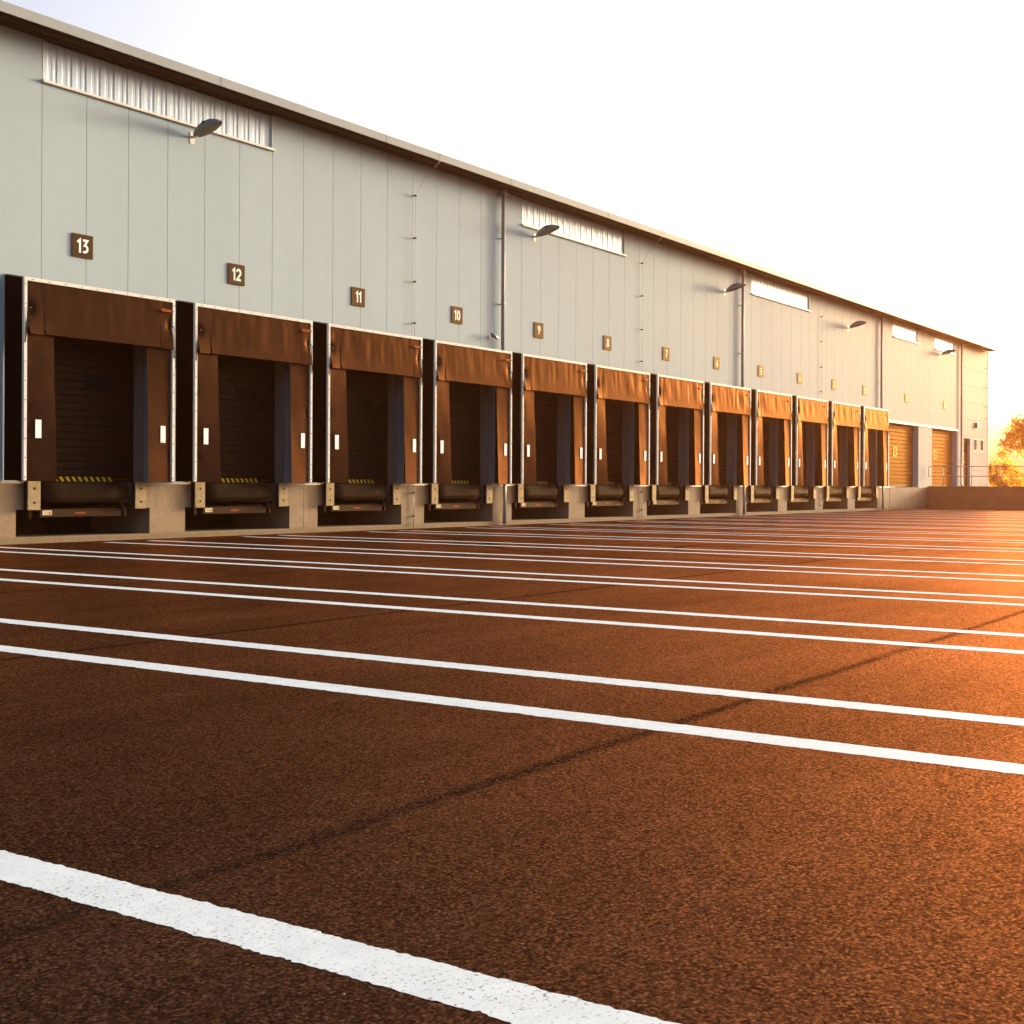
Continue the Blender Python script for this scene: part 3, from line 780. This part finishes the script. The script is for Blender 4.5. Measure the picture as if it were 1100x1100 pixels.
# ------------------------------------------------------------------ raised platform and railing at the far end
PXL = 78.6
b = MB(); b.box(PXL, 97.0, -17.0, CF - .008, -.4, DOCK + .035, 'flareconcrete', .01)
b.box(PXL + .3, 96.8, -16.8, CF - .02, DOCK + .0355, DOCK + .05, 'flareconcrete')
pl = tag(b.build('loading_platform'), 'raised flare-tinted concrete platform wall jutting out beyond the last dock', 'platform')
rl = thing('safety_railing', 'grey two-rail steel railing along the edge of the raised platform', 'railing', (PXL + .12, -.15, DOCK + .05))
b = MB(); ylen = -16.6
b.tube([(0, -.0, .58), (0, 0, 1.06), (0, -.02, 1.12), (0, -.08, 1.15), (0, ylen, 1.15)], .024, 'galv', 8); b.build('top_rail', rl)
b = MB(); b.tube([(0, .0, .58), (0, ylen, .58)], .02, 'galv', 8); b.build('mid_rail', rl)
y = -.85
while y > ylen:
    b = MB(); b.tube([(0, y, 0), (0, y, 1.14)], .022, 'galv', 8); b.box(-.06, .06, y - .06, y + .06, .0, .012, 'galv'); b.build('post', rl); y -= 1.63

# ------------------------------------------------------------------ trees beyond the platform
def tree(x, y, h, crown_r, label, seed, n_clumps=60, leaves=110, low=.12, leafsz=.16):
    rng = random.Random(seed)
    t = thing('broadleaf_tree', label, 'tree', (x, y, 0), 'trees beyond the platform')
    b = MB(); tips = []
    top = Vector((rng.uniform(-.3, .3), rng.uniform(-.3, .3), h * .82))
    pts = [Vector((0, 0, -.1)), Vector((.05, .03, h * .2)), Vector((-.06, .08, h * .45)), top]
    b.tube(pts, [.028 * h, .021 * h, .014 * h, .004 * h], 'bark', 9)
    for i in range(16):
        z = h * rng.uniform(.18, .78); a = rng.uniform(0, 6.283); ln = crown_r * rng.uniform(.6, 1.0) * (1.1 - .5 * z / h)
        p0 = Vector((0, 0, z)); d = Vector((math.cos(a), math.sin(a), rng.uniform(.15, .7)))
        p1 = p0 + d * ln * .5 + Vector((0, 0, .1)); p2 = p0 + d * ln
        b.tube([p0, p1, p2], [.009 * h, .006 * h, .002 * h], 'bark', 6); tips += [p1, p2, (p1 + p2) / 2]
    b.build('trunk', t)
    c = MB(); k = c.mi('leaf')
    for i in range(n_clumps):
        if i < len(tips): cc = tips[i] + Vector((rng.gauss(0, .2), rng.gauss(0, .2), rng.gauss(0, .2)))
        else:
            zz = rng.uniform(low, .98); prof = math.sin(math.pi * min(1, (zz - low) / (1 - low) * .85 + .12)) ** .6
            a = rng.uniform(0, 6.283); rr = crown_r * prof * math.sqrt(rng.random()); cc = Vector((math.cos(a) * rr, math.sin(a) * rr, zz * h))
        cr = crown_r * rng.uniform(.13, .27)
        for j in range(leaves):
            p = cc + Vector((rng.gauss(0, cr), rng.gauss(0, cr), rng.gauss(0, cr * .75))) * .62
            if p.z < .15: continue
            u = Vector((rng.gauss(0, 1), rng.gauss(0, 1), rng.gauss(0, 1))).normalized(); w = u.orthogonal().normalized()
            w = (Matrix.Rotation(rng.uniform(0, 6.28), 3, u) @ w); s = leafsz * rng.uniform(.6, 1.25); q = u.cross(w)
            vs = [c.bm.verts.new(p + w * s), c.bm.verts.new(p + q * s * .45), c.bm.verts.new(p - w * s * .8), c.bm.verts.new(p - q * s * .45)]
            c.bm.faces.new(vs).material_index = k
    c.build('crown', t, recalc=False)
    return t
tree(117.0, 2.6, 7.6, 2.9, 'taller golden backlit tree at the right edge behind the platform railing', 3, 62, 130, .08)
tree(112.0, 5.6, 4.1, 1.7, 'small low golden tree between the building corner and the taller tree', 11, 40, 110, .04, .14)
tree(121.0, -4.5, 8.2, 3.4, 'golden tree standing beyond the taller tree by the platform', 21, 60, 110, .06)
tree(124.0, 6.6, 3.2, 2.0, 'lowest bushy golden tree in the gap behind the railing', 31, 40, 110, .02, .14)

# ------------------------------------------------------------------ orange haze volume, added to imitate lens flare
b = MB(); b.box(-240, 610, -250, 250, -1.0, 11.6, 'panel'); 
hz = b.build('flare_haze_box'); hz['kind'] = 'stuff'
m, nt = mat('flare_haze'); o = nt.nodes.new('ShaderNodeOutputMaterial')
vol = nt.nodes.new('ShaderNodeVolumePrincipled'); vol.inputs['Color'].default_value = (1, .40, .15, 1)
vol.inputs['Density'].default_value = .0006; vol.inputs['Anisotropy'].default_value = .88
nt.links.new(vol.outputs[0], o.inputs['Volume'])
hz.data.materials.clear(); hz.data.materials.append(m)

# ------------------------------------------------------------------ sun, sky, camera
EL, AZ = R(7.5), R(-13)                               # azimuth from +X (along the facade), negative = yard side
tosun = Vector((math.cos(AZ) * math.cos(EL), math.sin(AZ) * math.cos(EL), math.sin(EL)))
sl = bpy.data.lights.new('sun', 'SUN'); sl.energy = .8; sl.angle = R(9.0); sl.color = (1, .87, .68)
so = bpy.data.objects.new('sun', sl); COL.objects.link(so)
so.rotation_euler = tosun.to_track_quat('Z', 'Y').to_euler(); so.location = (60, -40, 30)
w = bpy.data.worlds.new('World'); scene.world = w; w.use_nodes = True
nt = w.node_tree; bg = nt.nodes['Background']
sky = nt.nodes.new('ShaderNodeTexSky'); sky.sky_type = 'NISHITA'; sky.sun_disc = False
sky.sun_elevation = EL; sky.sun_rotation = math.pi / 2 - AZ
sky.air_density = .5; sky.dust_density = 8.0; sky.ozone_density = .05
nt.links.new(sky.outputs[0], bg.inputs[0]); bg.inputs[1].default_value = .10

cam = bpy.data.cameras.new('camera'); co = bpy.data.objects.new('camera', cam); COL.objects.link(co)
yaw, roll, F, CY = R(33.963), R(.2798), 1422.62, -28.62
fx = Vector((math.cos(yaw), math.sin(yaw), 0)); rt = Vector((math.sin(yaw), -math.cos(yaw), 0)); up = Vector((0, 0, 1))
r2 = rt * math.cos(roll) + up * math.sin(roll); u2 = up * math.cos(roll) - rt * math.sin(roll)
mw = Matrix((r2, u2, -fx)).transposed().to_4x4(); mw.translation = Vector((0, -23.468, 1.243))
co.matrix_world = mw
cam.sensor_width = 36; cam.lens = F / 1100 * 36; cam.shift_y = CY / 1100; cam.clip_end = 2000; cam.clip_start = .05
scene.camera = co
scene.view_settings.view_transform = 'Standard'; scene.view_settings.look = 'None'; scene.view_settings.exposure = 2.7; scene.view_settings.gamma = 1
scene.cycles.use_denoising = True
scene.cycles.volume_bounces = 1
scene.cycles.max_bounces = 8
scene.cycles.transparent_max_bounces = 12
